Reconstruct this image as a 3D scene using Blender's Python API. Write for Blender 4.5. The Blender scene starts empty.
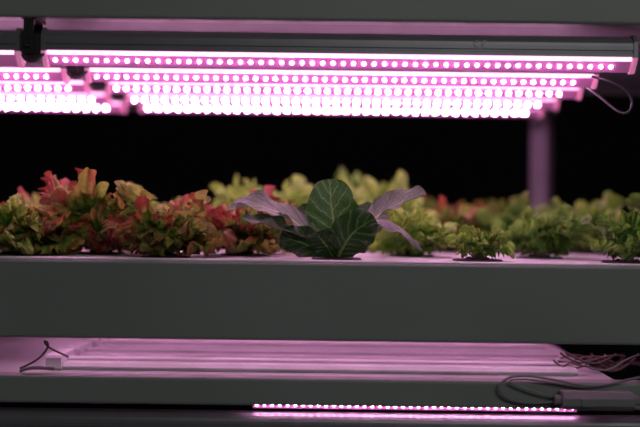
import bpy, math, random
from mathutils import Vector, Matrix, noise
random.seed(7)
H=1.35          # camera height
CY=-1.067       # camera y
S=0.0012        # metres per photo pixel on the rack's front plane
scene=bpy.context.scene
scene.view_settings.view_transform='Standard'
col=scene.collection

# ---------------------------------------------------------------- materials
def new_mat(name):
    m=bpy.data.materials.new(name); m.use_nodes=True
    nt=m.node_tree; b=nt.nodes['Principled BSDF']
    return m,nt,b
def simple(name,c,rough=0.5,metal=0.0,noise_amt=0.0,scale=20,bump=0.0,spec=0.5):
    m,nt,b=new_mat(name)
    b.inputs['Base Color'].default_value=(*c,1); b.inputs['Roughness'].default_value=rough
    b.inputs['Metallic'].default_value=metal; b.inputs['Specular IOR Level'].default_value=spec
    if noise_amt>0 or bump>0:
        tc=nt.nodes.new('ShaderNodeTexCoord'); n=nt.nodes.new('ShaderNodeTexNoise')
        n.inputs['Scale'].default_value=scale; n.inputs['Detail'].default_value=5
        nt.links.new(tc.outputs['Object'],n.inputs['Vector'])
        if noise_amt>0:
            r=nt.nodes.new('ShaderNodeValToRGB')
            r.color_ramp.elements[0].position=0.3; r.color_ramp.elements[1].position=0.7
            r.color_ramp.elements[0].color=(*[x*(1-noise_amt) for x in c],1)
            r.color_ramp.elements[1].color=(*[min(1,x*(1+noise_amt)) for x in c],1)
            nt.links.new(n.outputs['Fac'],r.inputs['Fac']); nt.links.new(r.outputs['Color'],b.inputs['Base Color'])
        if bump>0:
            bp=nt.nodes.new('ShaderNodeBump'); bp.inputs['Strength'].default_value=bump; bp.inputs['Distance'].default_value=0.002
            nt.links.new(n.outputs['Fac'],bp.inputs['Height']); nt.links.new(bp.outputs['Normal'],b.inputs['Normal'])
    return m
def emis(name,c,s,base=None):
    m,nt,b=new_mat(name)
    b.inputs['Base Color'].default_value=(*(base or c),1)
    b.inputs['Emission Color'].default_value=(*c,1); b.inputs['Emission Strength'].default_value=s
    return m
M_beam=simple('painted_steel_greygreen',(0.25,0.275,0.258),0.5,0,0.12,3,0.05)
M_post=simple('post_metal',(0.22,0.21,0.24),0.5,0.2,0.1,8)
M_postd=simple('post_metal_dark',(0.08,0.08,0.09),0.6)
M_white=simple('white_pvc',(0.80,0.78,0.80),0.35,0,0.05,30)
M_panel=simple('reflector_panel',(0.50,0.48,0.50),0.4,0,0.12,12)
M_chan=simple('return_channel_pvc',(0.62,0.60,0.62),0.4,0,0.1,20)
M_under=simple('shelf_underside',(0.15,0.14,0.16),0.5,0,0.1,12)
M_alu=simple('fixture_housing',(0.20,0.19,0.21),0.38,0.3,0.06,40)
M_clip=simple('black_plastic',(0.015,0.013,0.015),0.45)
M_cable=simple('grey_cable',(0.24,0.23,0.24),0.5)
M_cableb=simple('black_cable',(0.03,0.03,0.035),0.5)
M_root=simple('dry_roots',(0.14,0.11,0.09),0.8,0,0.3,60)
M_sponge=simple('grow_sponge',(0.05,0.035,0.025),0.95,0,0.4,200,0.5)
M_cup=simple('net_cup_black',(0.012,0.012,0.012),0.5)
M_print=simple('printed_marking',(0.75,0.73,0.75),0.6)
M_wall=simple('wall_dark',(0.006,0.006,0.0065),0.9,0,0.2,3)
M_floor=simple('floor_dark',(0.03,0.03,0.032),0.6,0,0.3,2)
M_led=emis('led_dome',(1.0,0.46,0.80),165)
M_diff=emis('lit_diffuser',(0.80,0.20,0.55),0.20,(0.36,0.12,0.30))
M_line=emis('lit_diffuser_edge',(1.0,0.50,0.82),2.0)
M_cap=emis('end_cap_lit',(0.9,0.30,0.55),0.4)

def leaf_mat(name,trans=0.35,rough=0.45,bump=0.4):
    m,nt,b=new_mat(name)
    a=nt.nodes.new('ShaderNodeAttribute'); a.attribute_name='Col'
    tc=nt.nodes.new('ShaderNodeTexCoord'); n=nt.nodes.new('ShaderNodeTexNoise')
    n.inputs['Scale'].default_value=160; n.inputs['Detail'].default_value=4
    nt.links.new(tc.outputs['Object'],n.inputs['Vector'])
    mr=nt.nodes.new('ShaderNodeMapRange'); mr.inputs['From Min'].default_value=.3; mr.inputs['From Max'].default_value=.7
    mr.inputs['To Min'].default_value=.72; mr.inputs['To Max'].default_value=1.25
    nt.links.new(n.outputs['Fac'],mr.inputs['Value'])
    vm=nt.nodes.new('ShaderNodeVectorMath'); vm.operation='SCALE'
    nt.links.new(a.outputs['Color'],vm.inputs[0]); nt.links.new(mr.outputs['Result'],vm.inputs['Scale'])
    nt.links.new(vm.outputs[0],b.inputs['Base Color'])
    b.inputs['Roughness'].default_value=rough
    bp=nt.nodes.new('ShaderNodeBump'); bp.inputs['Strength'].default_value=bump; bp.inputs['Distance'].default_value=0.001
    nt.links.new(n.outputs['Fac'],bp.inputs['Height']); nt.links.new(bp.outputs['Normal'],b.inputs['Normal'])
    t=nt.nodes.new('ShaderNodeBsdfTranslucent'); nt.links.new(vm.outputs[0],t.inputs['Color'])
    mx=nt.nodes.new('ShaderNodeMixShader'); mx.inputs[0].default_value=trans
    out=nt.nodes['Material Output']
    nt.links.new(b.outputs[0],mx.inputs[1]); nt.links.new(t.outputs[0],mx.inputs[2]); nt.links.new(mx.outputs[0],out.inputs['Surface'])
    return m
M_lettuce=leaf_mat('lettuce_leaf',0.42)

def romaine_mat():
    m,nt,b=new_mat('romaine_leaf'); L=nt.links.new; N=nt.nodes.new
    uv=N('ShaderNodeUVMap'); sp=N('ShaderNodeSeparateXYZ'); L(uv.outputs[0],sp.inputs[0])
    def M(op,a,b_=None,c=None):
        n=N('ShaderNodeMath'); n.operation=op
        for i,v in enumerate([a,b_,c]):
            if v is None: continue
            if isinstance(v,(int,float)): n.inputs[i].default_value=v
            else: L(v,n.inputs[i])
        return n.outputs[0]
    s=M('ABSOLUTE',M('MULTIPLY',M('SUBTRACT',sp.outputs[0],0.5),2.0)); t=sp.outputs[1]
    nz=N('ShaderNodeTexNoise'); nz.inputs['Scale'].default_value=9; L(uv.outputs[0],nz.inputs['Vector'])
    wob=M('MULTIPLY',M('SUBTRACT',nz.outputs['Fac'],0.5),0.08)
    side=M('MULTIPLY',M('GREATER_THAN',sp.outputs[0],0.5),0.035)
    ph=M('FRACT',M('MULTIPLY',M('ADD',M('ADD',M('SUBTRACT',t,M('MULTIPLY',M('POWER',s,0.8),0.24)),wob),side),8.0))
    d=M('ABSOLUTE',M('SUBTRACT',ph,0.5))
    vein=M('MULTIPLY',M('SUBTRACT',1.0,M('MULTIPLY',d,12.0)),1.0); vein=M('MAXIMUM',vein,0.0)
    vein=M('MULTIPLY',vein,M('SUBTRACT',1.0,M('MULTIPLY',s,0.7)))
    rw=M('SUBTRACT',0.12,M('MULTIPLY',t,0.09))
    rib=M('MAXIMUM',M('MULTIPLY',M('SUBTRACT',rw,s),14.0),0.0)
    pale=M('MINIMUM',M('ADD',M('MULTIPLY',vein,0.7),rib),0.95)
    n2=N('ShaderNodeTexNoise'); n2.inputs['Scale'].default_value=26; n2.inputs['Detail'].default_value=4; L(uv.outputs[0],n2.inputs['Vector'])
    at=N('ShaderNodeAttribute'); at.attribute_name='Col'
    mr=N('ShaderNodeMapRange'); mr.inputs['From Min'].default_value=.3; mr.inputs['From Max'].default_value=.7
    mr.inputs['To Min'].default_value=.7; mr.inputs['To Max'].default_value=1.3; L(n2.outputs['Fac'],mr.inputs['Value'])
    vm=N('ShaderNodeVectorMath'); vm.operation='SCALE'; L(at.outputs['Color'],vm.inputs[0]); L(mr.outputs['Result'],vm.inputs['Scale'])
    mix=N('ShaderNodeMix'); mix.data_type='RGBA'; L(pale,mix.inputs['Factor']); L(vm.outputs[0],mix.inputs[6]); mix.inputs[7].default_value=(0.26,0.46,0.12,1)
    L(mix.outputs[2],b.inputs['Base Color']); b.inputs['Roughness'].default_value=0.38
    bp=N('ShaderNodeBump'); bp.inputs['Strength'].default_value=0.6; bp.inputs['Distance'].default_value=0.0015
    L(M('SUBTRACT',M('MULTIPLY',n2.outputs['Fac'],0.7),M('MULTIPLY',pale,0.8)),bp.inputs['Height']); L(bp.outputs['Normal'],b.inputs['Normal'])
    tr=N('ShaderNodeBsdfTranslucent'); L(mix.outputs[2],tr.inputs['Color'])
    mx=N('ShaderNodeMixShader'); mx.inputs[0].default_value=0.28
    L(b.outputs[0],mx.inputs[1]); L(tr.outputs[0],mx.inputs[2]); L(mx.outputs[0],nt.nodes['Material Output'].inputs['Surface'])
    return m
M_romaine=romaine_mat()

# ---------------------------------------------------------------- mesh helpers
class MB:
    def __init__(s): s.v=[];s.f=[];s.mi=[];s.c=[];s.uv=[];s.smooth=[]
    def add(s,verts,faces,mi=0,cols=None,uvs=None,smooth=False):
        o=len(s.v); s.v+= [tuple(v) for v in verts]
        for f in faces: s.f.append(tuple(i+o for i in f)); s.mi.append(mi); s.smooth.append(smooth)
        s.c += cols if cols else [(0.5,0.5,0.5)]*len(verts)
        s.uv+= uvs if uvs else [(0,0)]*len(verts)
    def box(s,x0,x1,y0,y1,z0,z1,mi=0,ch=0.0):
        c=min(ch,(y1-y0)/2.01,(z1-z0)/2.01)
        if c<=0: prof=[(y0,z0),(y1,z0),(y1,z1),(y0,z1)]
        else: prof=[(y0+c,z0),(y1-c,z0),(y1,z0+c),(y1,z1-c),(y1-c,z1),(y0+c,z1),(y0,z1-c),(y0,z0+c)]
        s.prism(prof,x0,x1,mi)
    def prism(s,prof,x0,x1,mi=0,smooth=False):
        n=len(prof)
        vs=[(x0,y,z) for y,z in prof]+[(x1,y,z) for y,z in prof]
        fs=[(i,(i+1)%n,n+(i+1)%n,n+i) for i in range(n)]
        s.add(vs,fs,mi,smooth=smooth)
        o=len(s.v)-2*n
        s.f.append(tuple(o+i for i in range(n))[::-1]); s.mi.append(mi); s.smooth.append(False)
        s.f.append(tuple(o+n+i for i in range(n))); s.mi.append(mi); s.smooth.append(False)
    def cylz(s,cx,cy,z0,z1,r0,r1,n=32,mi=0,cap=True):
        vs=[(cx+r0*math.cos(2*math.pi*i/n),cy+r0*math.sin(2*math.pi*i/n),z0) for i in range(n)]
        vs+=[(cx+r1*math.cos(2*math.pi*i/n),cy+r1*math.sin(2*math.pi*i/n),z1) for i in range(n)]
        s.add(vs,[(i,(i+1)%n,n+(i+1)%n,n+i) for i in range(n)],mi,smooth=True)
        if cap:
            o=len(s.v)-2*n
            s.f.append(tuple(o+n+i for i in range(n))); s.mi.append(mi); s.smooth.append(False)
            s.f.append(tuple(o+i for i in range(n))[::-1]); s.mi.append(mi); s.smooth.append(False)
    def dome(s,c,nrm,r,mi=0,n=8):
        nrm=Vector(nrm).normalized(); a=Vector((1,0,0)); b=nrm.cross(a)
        vs=[]; c=Vector(c)
        for h,rr in ((0,1),(0.55,0.83)):
            for i in range(n):
                t=2*math.pi*i/n
                vs.append(c+(a*math.cos(t)+b*math.sin(t))*r*rr+nrm*r*h*0.8)
        vs.append(c+nrm*r*0.8)
        fs=[(i,(i+1)%n,n+(i+1)%n,n+i) for i in range(n)]+[(n+i,n+(i+1)%n,2*n) for i in range(n)]
        s.add(vs,fs,mi,smooth=True)
    def build(s,name,mats,parent=None,color=False,uv=False):
        me=bpy.data.meshes.new(name); me.from_pydata(s.v,[],s.f)
        for m in mats: me.materials.append(m)
        me.polygons.foreach_set('material_index',s.mi); me.polygons.foreach_set('use_smooth',s.smooth)
        if color:
            ca=me.color_attributes.new('Col','FLOAT_COLOR','POINT')
            ca.data.foreach_set('color',[x for c in s.c for x in (*c,1.0)])
        if uv:
            ul=me.uv_layers.new(name='UVMap')
            idx=[0]*len(me.loops); me.loops.foreach_get('vertex_index',idx)
            ul.data.foreach_set('uv',[x for i in idx for x in s.uv[i]])
        me.update(); ob=bpy.data.objects.new(name,me); col.objects.link(ob)
        if parent: ob.parent=parent
        return ob
def empty(name):
    e=bpy.data.objects.new(name,None); col.objects.link(e); e.empty_display_size=0.05; return e
def curve(name,pts,r,mat,parent=None):
    cu=bpy.data.curves.new(name,'CURVE'); cu.dimensions='3D'; cu.bevel_depth=r; cu.bevel_resolution=4; cu.resolution_u=16
    sp=cu.splines.new('NURBS'); sp.points.add(len(pts)-1)
    for p,q in zip(sp.points,pts): p.co=(*q,1)
    sp.use_endpoint_u=True; sp.order_u=4
    cu.materials.append(mat); ob=bpy.data.objects.new(name,cu); col.objects.link(ob)
    if parent: ob.parent=parent
    return ob
def W(px,py,y):
    """place at a measured position, given its real depth y"""
    k=(y-CY)/889.0
    return ((px-320)*k, y, H+(213.5-py)*k)

# ---------------------------------------------------------------- room
def boxobj(name,x0,x1,y0,y1,z0,z1,mat):
    b=MB(); b.box(x0,x1,y0,y1,z0,z1); return b.build(name,[mat])
boxobj('floor',-4,4,-4,4,-0.1,0,M_floor)
boxobj('ceiling',-4,4,-4,4,3.0,3.1,M_wall)
boxobj('wall_back',-4,4,4,4.1,0,3.0,M_wall)
boxobj('wall_front',-4,4,-4.1,-4,0,3.0,M_wall)
boxobj('wall_left',-4.1,-4,-4,4,0,3.0,M_wall)
boxobj('wall_right',4,4.1,-4,4,0,3.0,M_wall)

# ---------------------------------------------------------------- rack
XL,XR=-0.98,0.98
DEP=0.60
rack=empty('shelving_rack')
def cbeam(b,y,z0,z1,t=0.003,lip=0.022):
    r=0.003
    prof=[(y,z0+r),(y+r*0.3,z0+r*0.3),(y+r,z0),(y+lip,z0),(y+lip,z0+t),(y+t,z0+t),(y+t,z1-t),(y+lip,z1-t),(y+lip,z1),(y+r,z1),(y+r*0.3,z1-r*0.3),(y,z1-r)]
    b.prism(prof,XL,XR)
zt=H-0.0580       # tray top
b=MB(); cbeam(b,-0.003,H-0.153,zt-0.001); b.build('tray_front_beam',[M_beam],rack)
b=MB(); cbeam(b,-0.003,H+0.231,H+0.300); b.build('upper_front_beam',[M_beam],rack)
b=MB(); cbeam(b,-0.003,H-0.2310,H-0.1985); b.build('lower_front_beam',[M_beam],rack)
b=MB()
for z0,z1 in ((H-0.152,zt-0.035),(H+0.231,H+0.30),(H-0.2310,H-0.1985)):
    b.box(XL,XR,DEP-0.003,DEP,z0,z1,0,0.001)
b.build('rear_beams',[M_beam],rack)
b=MB()
b.box(XL,XR,0.0,DEP-0.003,H+0.235,H+0.245)
b.build('upper_shelf_panel',[M_under],rack)
b=MB()
for x in (XL,XR-0.045):
    for y in (0.0,DEP-0.045):
        x0,x1=x,x+0.045
        vs=[(x0,y,0),(x1,y,0),(x1,y+.004,0),(x0+.004,y+.004,0),(x0+.004,y+.045,0),(x0,y+.045,0)]
        top=[(a,c,2.2) for a,c,_ in vs]
        n=6; b.add(vs+top,[(i,(i+1)%n,n+(i+1)%n,n+i) for i in range(n)]+[tuple(range(n))[::-1],tuple(range(n,2*n))],0)
b.build('corner_uprights',[M_beam],rack)
b=MB()
x0=(531-320)/889*(0.66-CY); b.box(x0,x0+0.026,0.645,0.675,0,2.2,0,0.004)
b.box(x0-0.01,x0+0.036,0.600,0.677,H+0.20,H+0.231,0,0.003)
b.build('rear_post',[M_post],rack)
b=MB(); b.box(x0+0.05,x0+0.066,0.76,0.79,0,2.2,0,0.003); b.build('rear_post_brace',[M_postd],rack)

b=MB(); rows=[(0.021,0.125),(0.130,0.265),(0.270,0.405),(0.410,0.585)]
b.box(XL+.05,XR-.05,0.0,0.0205,zt-0.001,zt+0.0015,0,0.0007)
for y0,y1 in rows: b.box(XL+.05,XR-.05,y0,y1,zt-0.034,zt,0,0.003)
b.build('grow_tray',[M_white])

# ---------------------------------------------------------------- LED fixtures
def fixture(name,x0,x1,y,zc,sp=0.0122,r=0.0029):
    """V-shaped integrated LED bar. zc = height of the junction housing / lens"""
    e=empty(name)
    b=MB()
    prof=[]
    for i in range(13):
        a=math.pi*i/12
        prof.append((y+0.0145*math.cos(a),zc+0.013+0.0135*math.sin(a)))
    prof+=[(y-0.0145,zc+0.008),(y-0.0132,zc+0.007),(y-0.0132,zc+0.005),(y-0.0148,zc+0.004),(y-0.0148,zc),(y+0.0148,zc),(y+0.0148,zc+0.004)]
    b.prism(prof,x0,x1,0)
    b.build('housing',[M_alu],e)
    b=MB()
    a=(y-0.0135,zc-0.0005);bt=(y-0.0125,zc-0.0045);c=(y-0.003,zc-0.0165);d=(y+0.003,zc-0.0165)
    f=(y+0.0125,zc-0.0045);g=(y+0.0135,zc-0.0005)
    b.prism([a,bt,c,d,f,g],x0+0.004,x1-0.004,0)
    b.prism([(y-0.0152,zc-0.0005),(y-0.0152,zc-0.0045),(y-0.0128,zc-0.0052),(y-0.0128,zc-0.0005)],x0+0.004,x1-0.004,1)
    b.build('lens',[M_diff,M_line],e)
    b=MB(); n=int((x1-x0-0.02)/sp)
    for k in range(n):
        x=x0+0.012+k*sp
        for sgn in (-1,1):
            cc=(x,y+sgn*0.0074,zc-0.0110)
            b.dome(cc,(0,sgn*0.0130,-0.0105),r,0,8)
    b.build('led_domes',[M_led],e)
    b=MB()
    for xx in (x0-0.003,x1-0.002):
        b.prism([(y-0.0158,zc-0.001),(y+0.0158,zc-0.001),(y+0.0158,zc+0.018),(y+0.010,zc+0.0275),(y-0.010,zc+0.0275),(y-0.0158,zc+0.018)],xx,xx+0.005,0)
        b.prism([(y-0.0150,zc-0.003),(y-0.004,zc-0.018),(y+0.004,zc-0.018),(y+0.0150,zc-0.003),(y+0.015,zc-0.001),(y-0.015,zc-0.001)],xx,xx+0.005,1)
    b.build('end_caps',[M_alu,M_cap],e)
    return e
ZF=H+0.1935
fys=[0.020,0.150,0.265,0.395,0.510]
ends=[0.378,0.372,0.385,0.385,0.388]
sps=[0.0125,0.0135,0.015,0.0165,0.0175]
for i,(fy,xe) in enumerate(zip(fys,ends)):
    rr=0.0022 if i==0 else 0.0023
    xc=-0.352 if i==0 else -0.334
    fixture('hidden_fill_tube',xc+0.016,xe,fy,ZF,sps[i],rr)
    fixture('hidden_fill_tube',-0.90,xc-0.016,fy,ZF-0.001,sps[i],rr)
    e=empty('light_mounting_clip'); b=MB()
    b.box(xc-0.012,xc+0.012,fy-0.010,fy+0.010,ZF-0.010,ZF+0.024,0,0.004)
    b.box(xc-0.007,xc+0.005,fy-0.019,fy-0.0165,ZF-0.006,ZF+0.041,0,0.001)
    b.box(xc-0.007,xc+0.005,fy+0.0165,fy+0.019,ZF-0.006,ZF+0.041,0,0.001)
    b.box(xc-0.010,xc+0.008,fy-0.019,fy+0.019,ZF+0.036,ZF+0.0415,0,0.001)
    b.box(xc-0.004,xc+0.002,fy-0.024,fy-0.019,ZF+0.002,ZF+0.012,0,0.002)
    b.build('clip_body',[M_clip],e)
    curve('coupling_wire',[(xc-0.01,fy-0.012,ZF-0.006),(xc-0.004,fy-0.018,ZF-0.018),(xc+0.008,fy-0.016,ZF-0.016),(xc+0.016,fy-0.012,ZF-0.004)],0.0022,M_cableb,e)
# printed CE marking on the front housing
front=bpy.data.objects['hidden_fill_tube']
cx=(476-320)*S; cz=ZF+0.0135; R0=0.0036; yy=0.0046
def arc(x): return [(x+R0*math.cos(math.radians(a)),yy,cz+R0*math.sin(math.radians(a))) for a in range(60,301,24)]
curve('marking_c',arc(cx),0.00055,M_print,front)
curve('marking_e',arc(cx+0.0085),0.00055,M_print,front)
curve('marking_e_bar',[(cx+0.0049+q*0.0010,yy,cz) for q in range(4)],0.0005,M_print,front)

for fy in (0.075,0.30):  # unseen tubes added under the tray to light the lower shelf panel
    fixture('hidden_fill_tube',-0.42,0.42,fy,H-0.122,sp=0.026,r=0.0018)

# ---------------------------------------------------------------- lower level
b=MB(); b.box(-0.60,0.37,0.022,DEP-.003,H-0.208,H-0.203); b.build('lower_shelf_panel',[M_panel],rack)
b=MB()
for i in range(7):
    y0=0.062+i*0.072
    b.box(-0.325+0.004*i,0.330,y0,y0+0.054,H-0.203,H-0.194,0,0.004)
    b.box(-0.345+0.004*i,-0.325+0.004*i,y0-0.004,y0+0.058,H-0.203,H-0.184,0,0.003)
    b.box(-0.325,0.330,y0+0.022,y0+0.034,H-0.194,H-0.190,0,0.001)
b.build('return_channels',[M_chan])
fixture('hidden_fill_tube',-0.90,0.95,0.035,H-0.272,sp=0.025,r=0.0020)
e=empty('led_strip'); b=MB(); b.box(-0.08,0.32,0.030,0.040,H-0.2415,H-0.2325,0,0.001); b.build('strip_body',[M_diff],e)
b=MB(); x=-0.075
while x<0.315:
    b.dome((x,0.0297,H-0.2368),(0,-1,-0.2),0.0017,0,8); x+=0.0095
b.build('led_domes',[M_led],e)

# cables
e=empty('power_cable')
curve('cable',[W(648,372,-0.01),W(625,377,-0.012),W(600,384,-0.014),W(575,381,-0.014),W(545,374,-0.014),W(512,372,-0.012),W(498,384,-0.012),W(508,399,-0.013),W(540,402,-0.012),W(566,397,-0.012)],0.0015,M_cable,e)
curve('cable_strand',[W(566,396,-0.012),W(545,392,-0.014),W(520,384,-0.013),W(506,378,-0.010),W(530,375,-0.010),W(560,381,-0.012),W(590,384,-0.014)],0.0012,M_cable,e)
b=MB(); p=W(563,387,-0.014); q=W(633,406,-0.014)
b.box(p[0],q[0],-0.030,-0.0035,q[2]+0.001,p[2]-0.001,0,0.006)
b.box(p[0]-0.008,p[0],-0.022,-0.010,q[2]+0.006,p[2]-0.006,0,0.003)
b.box(q[0],q[0]+0.010,-0.022,-0.010,q[2]+0.006,p[2]-0.006,0,0.003)
b.box(p[0]+0.020,p[0]+0.036,-0.0325,-0.030,q[2]+0.006,p[2]-0.006,0,0.001)
b.build('inline_connector',[M_cable],e)
e=empty('loose_wires')
for k in range(11):
    x=545+random.random()*70; pts=[]
    y=0.03+random.random()*0.2
    for j in range(5):
        pts.append(W(x+j*(12+random.random()*8),348+random.random()*26,y+0.01*j))
    curve('wire',pts,0.0010+random.random()*0.001,random.choice([M_cable,M_root,M_root]),e)
e=empty('lamp_cable')
curve('cable',[W(590,73,0.05),W(612,78,0.05),W(630,88,0.05),W(632,104,0.05),W(624,112,0.05),W(610,104,0.06),W(598,92,0.08),W(585,84,0.12)],0.0017,M_cableb,e)
e=empty('wire_hook')
curve('hook',[W(22,372,0.03),W(36,366,0.03),W(46,358,0.03),W(52,346,0.03),W(44,343,0.03),W(50,352,0.03),W(62,356,0.03),W(70,360,0.04)],0.0013,M_root,e)
curve('tie',[W(22,375,0.012),W(30,370,0.012),W(44,371,0.014),W(56,372,0.014)],0.0022,M_cable,e)

# ---------------------------------------------------------------- lettuce
def smooth(a,b_,x):
    t=max(0,min(1,(x-a)/(b_-a))); return t*t*(3-2*t)
def lettuce_leaf(mb,base,az,L,Wd,e0,e1,A,k,red,rng,g1,g2,nt=84,nr=8,cup=0.0,twist=0.0,kf=24):
    n=24; pos=[(0,0)]; ang=[]
    for i in range(n):
        a=e0+(e1-e0)*((i+.5)/n)**1.2
        ang.append(a); h=L*1.3/n
        pos.append((pos[-1][0]+h*math.cos(a),pos[-1][1]+h*math.sin(a)))
    def mp(x,y,z):
        z+=cup*x*x/max(Wd,1e-4)
        u=max(0,min(n-1e-4,y/(L*1.3)*n)); i=int(u); f=u-i
        r=pos[i][0]+(pos[i+1][0]-pos[i][0])*f; h=pos[i][1]+(pos[i+1][1]-pos[i][1])*f
        a=ang[i]
        r-=z*math.sin(a); h+=z*math.cos(a)
        ca,sa=math.cos(az),math.sin(az)
        return (base[0]+r*ca-x*sa, base[1]+r*sa+x*ca, max(base[2]+h+twist*x,base[2]-0.001))
    p1,p2,p3,p4,p5=[rng.random()*6.28 for _ in range(5)]
    C=0.55*L; amax=2.6; verts=[];cols=[];faces=[]
    seed=rng.random()*50
    AF=0.0054*min(1,L/0.05)
    for j in range(nr+1):
        r=(j/nr)**0.8
        for i in range(nt+1):
            th=-amax+2*amax*i/nt
            lob=0.18*math.sin(2.6*th+p1)*math.cos(th*.4)+0.15*math.sin(5.3*th+p2)+0.10*math.sin(9.1*th+p3)
            R=0.46*L*(1+lob*r*r)
            am=A*r**1.6
            ph=kf*th+p5+1.6*math.sin(4*th+p2)
            vf=0.6+0.8*noise.noise(Vector((th*3+seed,0.3,seed)))+0.2
            af=AF*r**4.5*max(0.25,vf)
            w1=math.sin(k*th+p4+1.1*math.sin(3*th+p1)); wf=math.sin(ph)
            fine=noise.noise(Vector((th*k*0.8+seed,r*2.5,seed*1.3)))
            rr=R*r+am*0.5*math.cos(k*th+p4)+af*(0.55+0.9*math.cos(ph+0.8))
            z=am*(0.9*w1+0.8*fine)+af*1.1*wf+0.14*L*noise.noise(Vector((th*1.5+seed,r*3,0)))*r
            tx=af*0.5*math.cos(2*ph+p3)
            x=(rr*math.sin(th)+tx*math.cos(th))*Wd/L+am*0.4*fine; y=C+rr*math.cos(th)*0.96-tx*math.sin(th)
            if y<0.12*L: y=0.12*L
            verts.append(mp(x,y,z))
            nz=noise.noise(Vector((th*2.5+seed,r*4,seed)))
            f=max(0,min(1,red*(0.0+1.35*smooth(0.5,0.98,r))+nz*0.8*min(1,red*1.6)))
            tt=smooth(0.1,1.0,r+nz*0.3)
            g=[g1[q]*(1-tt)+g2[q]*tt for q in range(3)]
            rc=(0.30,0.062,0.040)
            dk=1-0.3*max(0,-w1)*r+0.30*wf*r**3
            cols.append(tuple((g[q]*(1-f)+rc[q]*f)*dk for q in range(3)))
    for j in range(nr):
        for i in range(nt):
            a=j*(nt+1)+i; faces.append((a,a+1,a+nt+2,a+nt+1))
    mb.add(verts,faces,0,cols,smooth=True)
    verts=[];cols=[];faces=[]; m=12
    for j in range(m+1):
        t=j/m; y=t*0.75*L; w=(0.0045*(1-t)+0.0005)
        for q,zz in ((-1,0.0003),(0,0.0014*(1-t)+0.0004),(1,0.0003)):
            verts.append(mp(q*w,y,zz)); cols.append((0.24,0.38,0.12) if red<0.5 else (0.26,0.26,0.11))
    for j in range(m):
        for q in range(2):
            a=j*3+q; faces.append((a,a+1,a+4,a+3))
    mb.add(verts,faces,0,cols,smooth=True)
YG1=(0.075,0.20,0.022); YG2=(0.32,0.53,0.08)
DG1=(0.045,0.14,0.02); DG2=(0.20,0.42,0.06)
def lettuce(x,y,rad,hgt,n=16,red=0.0,g=(YG1,YG2),A=0.0075,k=8,seed=0,nt=84,nr=8,kf=24,name='lettuce_plant',low=False):
    rng=random.Random(seed); mb=MB()
    base=(x,y,zt+0.0045)
    for i in range(n):
        t=i/(n-1)
        az=i*2.39996+rng.random()*0.9
        e0=math.radians((14 if low else 30)+(62 if low else 48)*t**0.8+rng.uniform(-9,9)); e1=math.radians(5+55*t+rng.uniform(-28,28))
        L=(rad*(1-t)**0.6*0.95+hgt*t*0.85+rad*0.15)*rng.uniform(.74,1.24)
        L=max(L,0.55*hgt)*0.93
        b0=(base[0]+0.006*math.cos(az),base[1]+0.006*math.sin(az),base[2])
        rr=max(0,min(1,red*rng.uniform(.2,1.7)))
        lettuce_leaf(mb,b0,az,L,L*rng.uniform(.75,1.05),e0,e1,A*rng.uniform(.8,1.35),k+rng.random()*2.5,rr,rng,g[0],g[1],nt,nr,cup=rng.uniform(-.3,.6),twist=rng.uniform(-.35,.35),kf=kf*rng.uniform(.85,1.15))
    mb.cylz(base[0],base[1],zt+0.004,zt+0.02,0.006,0.004,12,0)
    return mb.build(name,[M_lettuce],None,color=True)
def net_cup(x,y,parent):
    b=MB(); n=40; r0,r1=0.021,0.0315
    prof=[(r0,0.0002),(r1,0.0002),(r1+.0005,0.0010),(r1-0.001,0.0020),(r0+0.003,0.0023),(r0,0.0012)]
    vs=[];fs=[];m=len(prof)
    for i in range(n):
        a=2*math.pi*i/n
        for r,z in prof: vs.append((x+r*math.cos(a),y+r*math.sin(a),zt+z))
    for i in range(n):
        for j in range(m):
            fs.append((i*m+j,((i+1)%n)*m+j,((i+1)%n)*m+(j+1)%m,i*m+(j+1)%m))
    b.add(vs,fs,0,smooth=True)
    b.cylz(x,y,zt+0.0002,zt+0.0025,0.0215,0.020,24,1)
    for i in range(8):
        a=2*math.pi*i/8
        b.dome((x+0.012*math.cos(a),y+0.012*math.sin(a),zt+0.0022),(0,0,1),0.004,1,6)
    return b.build('net_cup',[M_cup,M_sponge],parent)
def X(px,y): return (px-320)*(y-CY)/889
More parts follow.
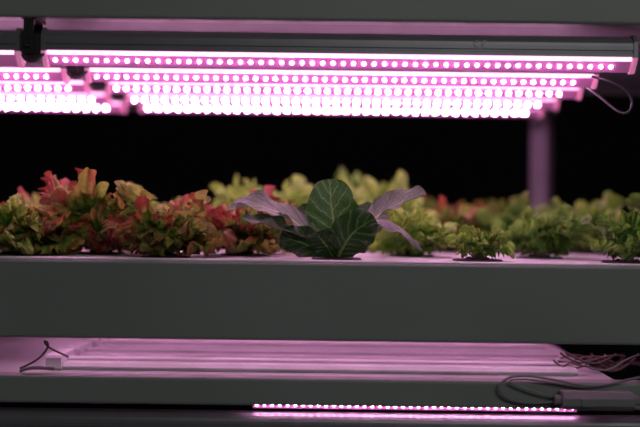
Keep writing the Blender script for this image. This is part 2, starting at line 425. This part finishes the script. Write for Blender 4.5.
plants=[
 (166,0.062,0.068,0.062,18,0.45,(YG1,YG2),True),
 (14, 0.062,0.068,0.052,17,0.45,(YG1,YG2),True),
 (478,0.070,0.034,0.032,9,0.0,(DG1,YG2),False),
 (628,0.066,0.044,0.054,8,0.0,(DG1,DG2),False),
 (102,0.135,0.080,0.086,19,0.72,(YG1,YG2),True),
 (46, 0.160,0.066,0.060,15,1.0,(YG1,YG2),True),
 (244,0.150,0.072,0.058,18,0.95,(YG1,YG2),True),
 (412,0.180,0.054,0.046,13,0.05,(YG1,YG2),True),
 (540,0.165,0.056,0.054,11,0.05,(DG1,DG2),False),
 (-40,0.19,0.06,0.07,12,0.6,(YG1,YG2),True),
 (672,0.19,0.06,0.07,12,0.1,(DG1,DG2),True),
 (268,0.335,0.085,0.100,15,0.0,(YG1,YG2),False),
 (205,0.335,0.058,0.072,12,0.05,(YG1,YG2),False),
 (382,0.335,0.080,0.090,14,0.0,(YG1,YG2),False),
 (450,0.335,0.056,0.062,11,0.55,(DG1,YG2),False),
 (505,0.335,0.056,0.064,11,0.1,(DG1,DG2),False),
 (585,0.335,0.065,0.086,12,0.0,(DG1,YG2),False),
 (120,0.335,0.060,0.060,12,0.4,(YG1,YG2),False),
 (55, 0.335,0.060,0.058,12,0.5,(YG1,YG2),False),
 (370,0.495,0.070,0.112,12,0.0,(DG1,DG2),False),
 (440,0.495,0.060,0.082,10,0.6,(DG1,DG2),False),
 (300,0.495,0.065,0.075,10,0.1,(DG1,YG2),False),
 (575,0.495,0.060,0.092,10,0.1,(DG1,DG2),False),
 (505,0.495,0.055,0.070,10,0.2,(DG1,DG2),False),
]
for i,(px,y,rad,hgt,n,red,g,low) in enumerate(plants):
    back=y>0.3
    x=X(px,y)
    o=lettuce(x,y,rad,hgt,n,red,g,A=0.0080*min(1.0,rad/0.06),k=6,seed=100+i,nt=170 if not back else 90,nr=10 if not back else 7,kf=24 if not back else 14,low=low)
    net_cup(x,y,o)

# ---------------------------------------------------------------- romaine (centre)
def catmull(P,t):
    n=len(P)-1; u=min(t*n,n-1e-6); i=int(u); f=u-i
    p0=P[max(i-1,0)];p1=P[i];p2=P[i+1];p3=P[min(i+2,n)]
    return 0.5*((2*p1)+(-p0+p2)*f+(2*p0-5*p1+4*p2-p3)*f*f+(-p0+3*p1-3*p2+p3)*f**3)
def rom_leaf(mb,P,width,nrm,fold=0.15,ruf=0.003,colr=(0.05,0.11,0.04),seed=0,peak=0.62,curl=0.0):
    P=[Vector(p) for p in P]; nrm=Vector(nrm).normalized(); ns,ntt=28,64
    vs=[];cs=[];uv=[];fs=[]; rng=random.Random(seed); p1,p2=rng.random()*6,rng.random()*6
    for j in range(ntt+1):
        t=j/ntt; c=catmull(P,t); tg=(catmull(P,min(1,t+.01))-catmull(P,max(0,t-.01))).normalized()
        side=tg.cross(nrm).normalized(); nn=side.cross(tg).normalized()
        if t<peak: w=0.12+0.88*math.sin(math.pi/2*max(0,(t-0.05))/(peak-0.05))**1.3
        else: w=math.sqrt(max(0,1-((t-peak)/(1-peak))**2.1))
        w=max(w,0.02)*width/2
        for i in range(ns+1):
            s=-1+2*i/ns; a=abs(s)
            bul=0.0012*math.sin(2*math.pi*8*(t-0.24*a**.8)+(0.0 if s<0 else 2.0))*(a*(1-a*0.5))*min(1,w/0.01)
            rf=ruf*a**3*(math.sin(17*t+p1+(2 if s>0 else 0))+0.6*math.sin(31*t+p2-(1 if s>0 else 0)))*min(1,w/0.012)
            wb=w*(1+0.04*math.sin(23*t+p2+s)+0.02*math.sin(47*t+p1))
            v=c+side*(s*wb*(1-0.12*abs(fold)*a))+nn*(fold*w*a**1.5+curl*w*s*a+bul+rf)
            v.z=max(v.z,zt+0.004)
            vs.append(v); cs.append(colr); uv.append(((s+1)/2,t))
    for j in range(ntt):
        for i in range(ns):
            a=j*(ns+1)+i; fs.append((a,a+1,a+ns+2,a+ns+1))
    mb.add(vs,fs,0,cs,uv,smooth=True)
    vs=[];cs=[];uv=[];fs=[]; m=8
    for j in range(25):
        t=j/24*0.93; c=catmull(P,t); tg=(catmull(P,min(1,t+.01))-catmull(P,max(0,t-.01))).normalized()
        side=tg.cross(nrm).normalized(); nn=side.cross(tg).normalized(); r=0.0036*(1-t)**1.3+0.0004
        for i in range(m):
            a=2*math.pi*i/m; v=c-nn*r*0.4+side*r*1.0*math.cos(a)+nn*r*0.6*math.sin(a); v.z=max(v.z,zt+0.004)
            vs.append(v); cs.append(colr); uv.append((0.5,t))
    for j in range(24):
        for i in range(m): fs.append((j*m+i,j*m+(i+1)%m,(j+1)*m+(i+1)%m,(j+1)*m+i))
    mb.add(vs,fs,0,cs,uv,smooth=True)
RY=0.062
def R(px,py,dy=0.0): return W(px,py,RY+dy)
mb=MB()
DGc=(0.016,0.052,0.012); LVc=(0.09,0.13,0.085)
rom_leaf(mb,[R(339,259,.004),R(337,240,.010),R(332,210,.012),R(329,179,.018)],0.070,(0.05,-1,0.30),fold=0.18,ruf=0.0012,colr=(0.028,0.110,0.015),seed=1,peak=0.54)
rom_leaf(mb,[R(335,259,0),R(315,238,-.004),R(285,216,-.008),R(255,206,-.012),R(229,210,-.016)],0.052,(-0.15,-0.36,0.9),fold=0.25,ruf=0.0045,colr=LVc,seed=2,peak=0.62)
rom_leaf(mb,[R(335,259,0),R(316,246,-.012),R(292,233,-.028),R(265,224,-.040),R(243,219,-.046)],0.050,(-0.2,-0.34,1),fold=0.30,ruf=0.0045,colr=(0.05,0.085,0.045),seed=3,peak=0.62)
rom_leaf(mb,[R(336,260,-.004),R(322,252,-.018),R(302,243,-.030),R(280,237,-.036)],0.044,(-0.35,-0.9,0.5),fold=0.15,ruf=0.003,colr=DGc,seed=4)
rom_leaf(mb,[R(341,258,.004),R(358,232,.010),R(382,212,.012),R(404,200,.010),R(426,193,.006)],0.046,(-0.35,-0.46,0.85),fold=0.42,ruf=0.0025,colr=LVc,seed=5,peak=0.58)
rom_leaf(mb,[R(341,259,-.002),R(358,230,-.010),R(382,219,-.020),R(404,229,-.026),R(423,249,-.030)],0.046,(0.25,-0.12,1),fold=-0.25,ruf=0.0025,colr=LVc,seed=6,peak=0.50)
rom_leaf(mb,[R(338,261,-.010),R(343,248,-.020),R(354,232,-.030),R(375,217,-.034)],0.054,(0.25,-1,0.35),fold=0.22,ruf=0.003,colr=(0.024,0.078,0.016),seed=7)
rom_leaf(mb,[R(336,261,-.008),R(330,250,-.018),R(322,240,-.026),R(316,233,-.030)],0.036,(-0.3,-1,0.3),fold=0.2,ruf=0.002,colr=DGc,seed=8)
rom_leaf(mb,[R(340,258,.01),R(350,236,.03),R(366,220,.05),R(388,214,.060)],0.050,(0.1,-0.7,0.5),fold=0.2,ruf=0.003,colr=DGc,seed=9)
rom_leaf(mb,[R(334,258,.01),R(322,236,.03),R(308,222,.05),R(292,216,.058)],0.050,(-0.1,-0.7,0.5),fold=0.2,ruf=0.003,colr=DGc,seed=10)
o=mb.build('romaine_lettuce_plant',[M_romaine],None,color=True,uv=True)
net_cup(X(337,RY),RY,o)

# ---------------------------------------------------------------- lights
ld=bpy.data.lights.new('room_fill_light','AREA'); ld.shape='RECTANGLE'; ld.size=1.6; ld.size_y=0.8; ld.energy=18; ld.color=(0.98,1.0,0.97)  # neutral fill light added behind the camera to brighten beam fronts and leaves
lo=bpy.data.objects.new('room_fill_light',ld); col.objects.link(lo); lo.location=(0.9,-3.0,2.7)
lo.rotation_euler=(Vector((0.2,0,H))-lo.location).to_track_quat('-Z','Y').to_euler()
w=bpy.data.worlds.new('world'); scene.world=w; w.use_nodes=True
w.node_tree.nodes['Background'].inputs[0].default_value=(0.01,0.01,0.011,1); w.node_tree.nodes['Background'].inputs[1].default_value=0.3

# ---------------------------------------------------------------- camera
cd=bpy.data.cameras.new('camera'); cd.lens=50; cd.sensor_width=36
cam=bpy.data.objects.new('camera',cd); col.objects.link(cam); cam.location=(0,CY,H)
cam.rotation_euler=(math.radians(90),math.radians(-0.72),0)
cd.dof.use_dof=True; cd.dof.focus_distance=RY-CY-0.015; cd.dof.aperture_fstop=1.3
scene.camera=cam
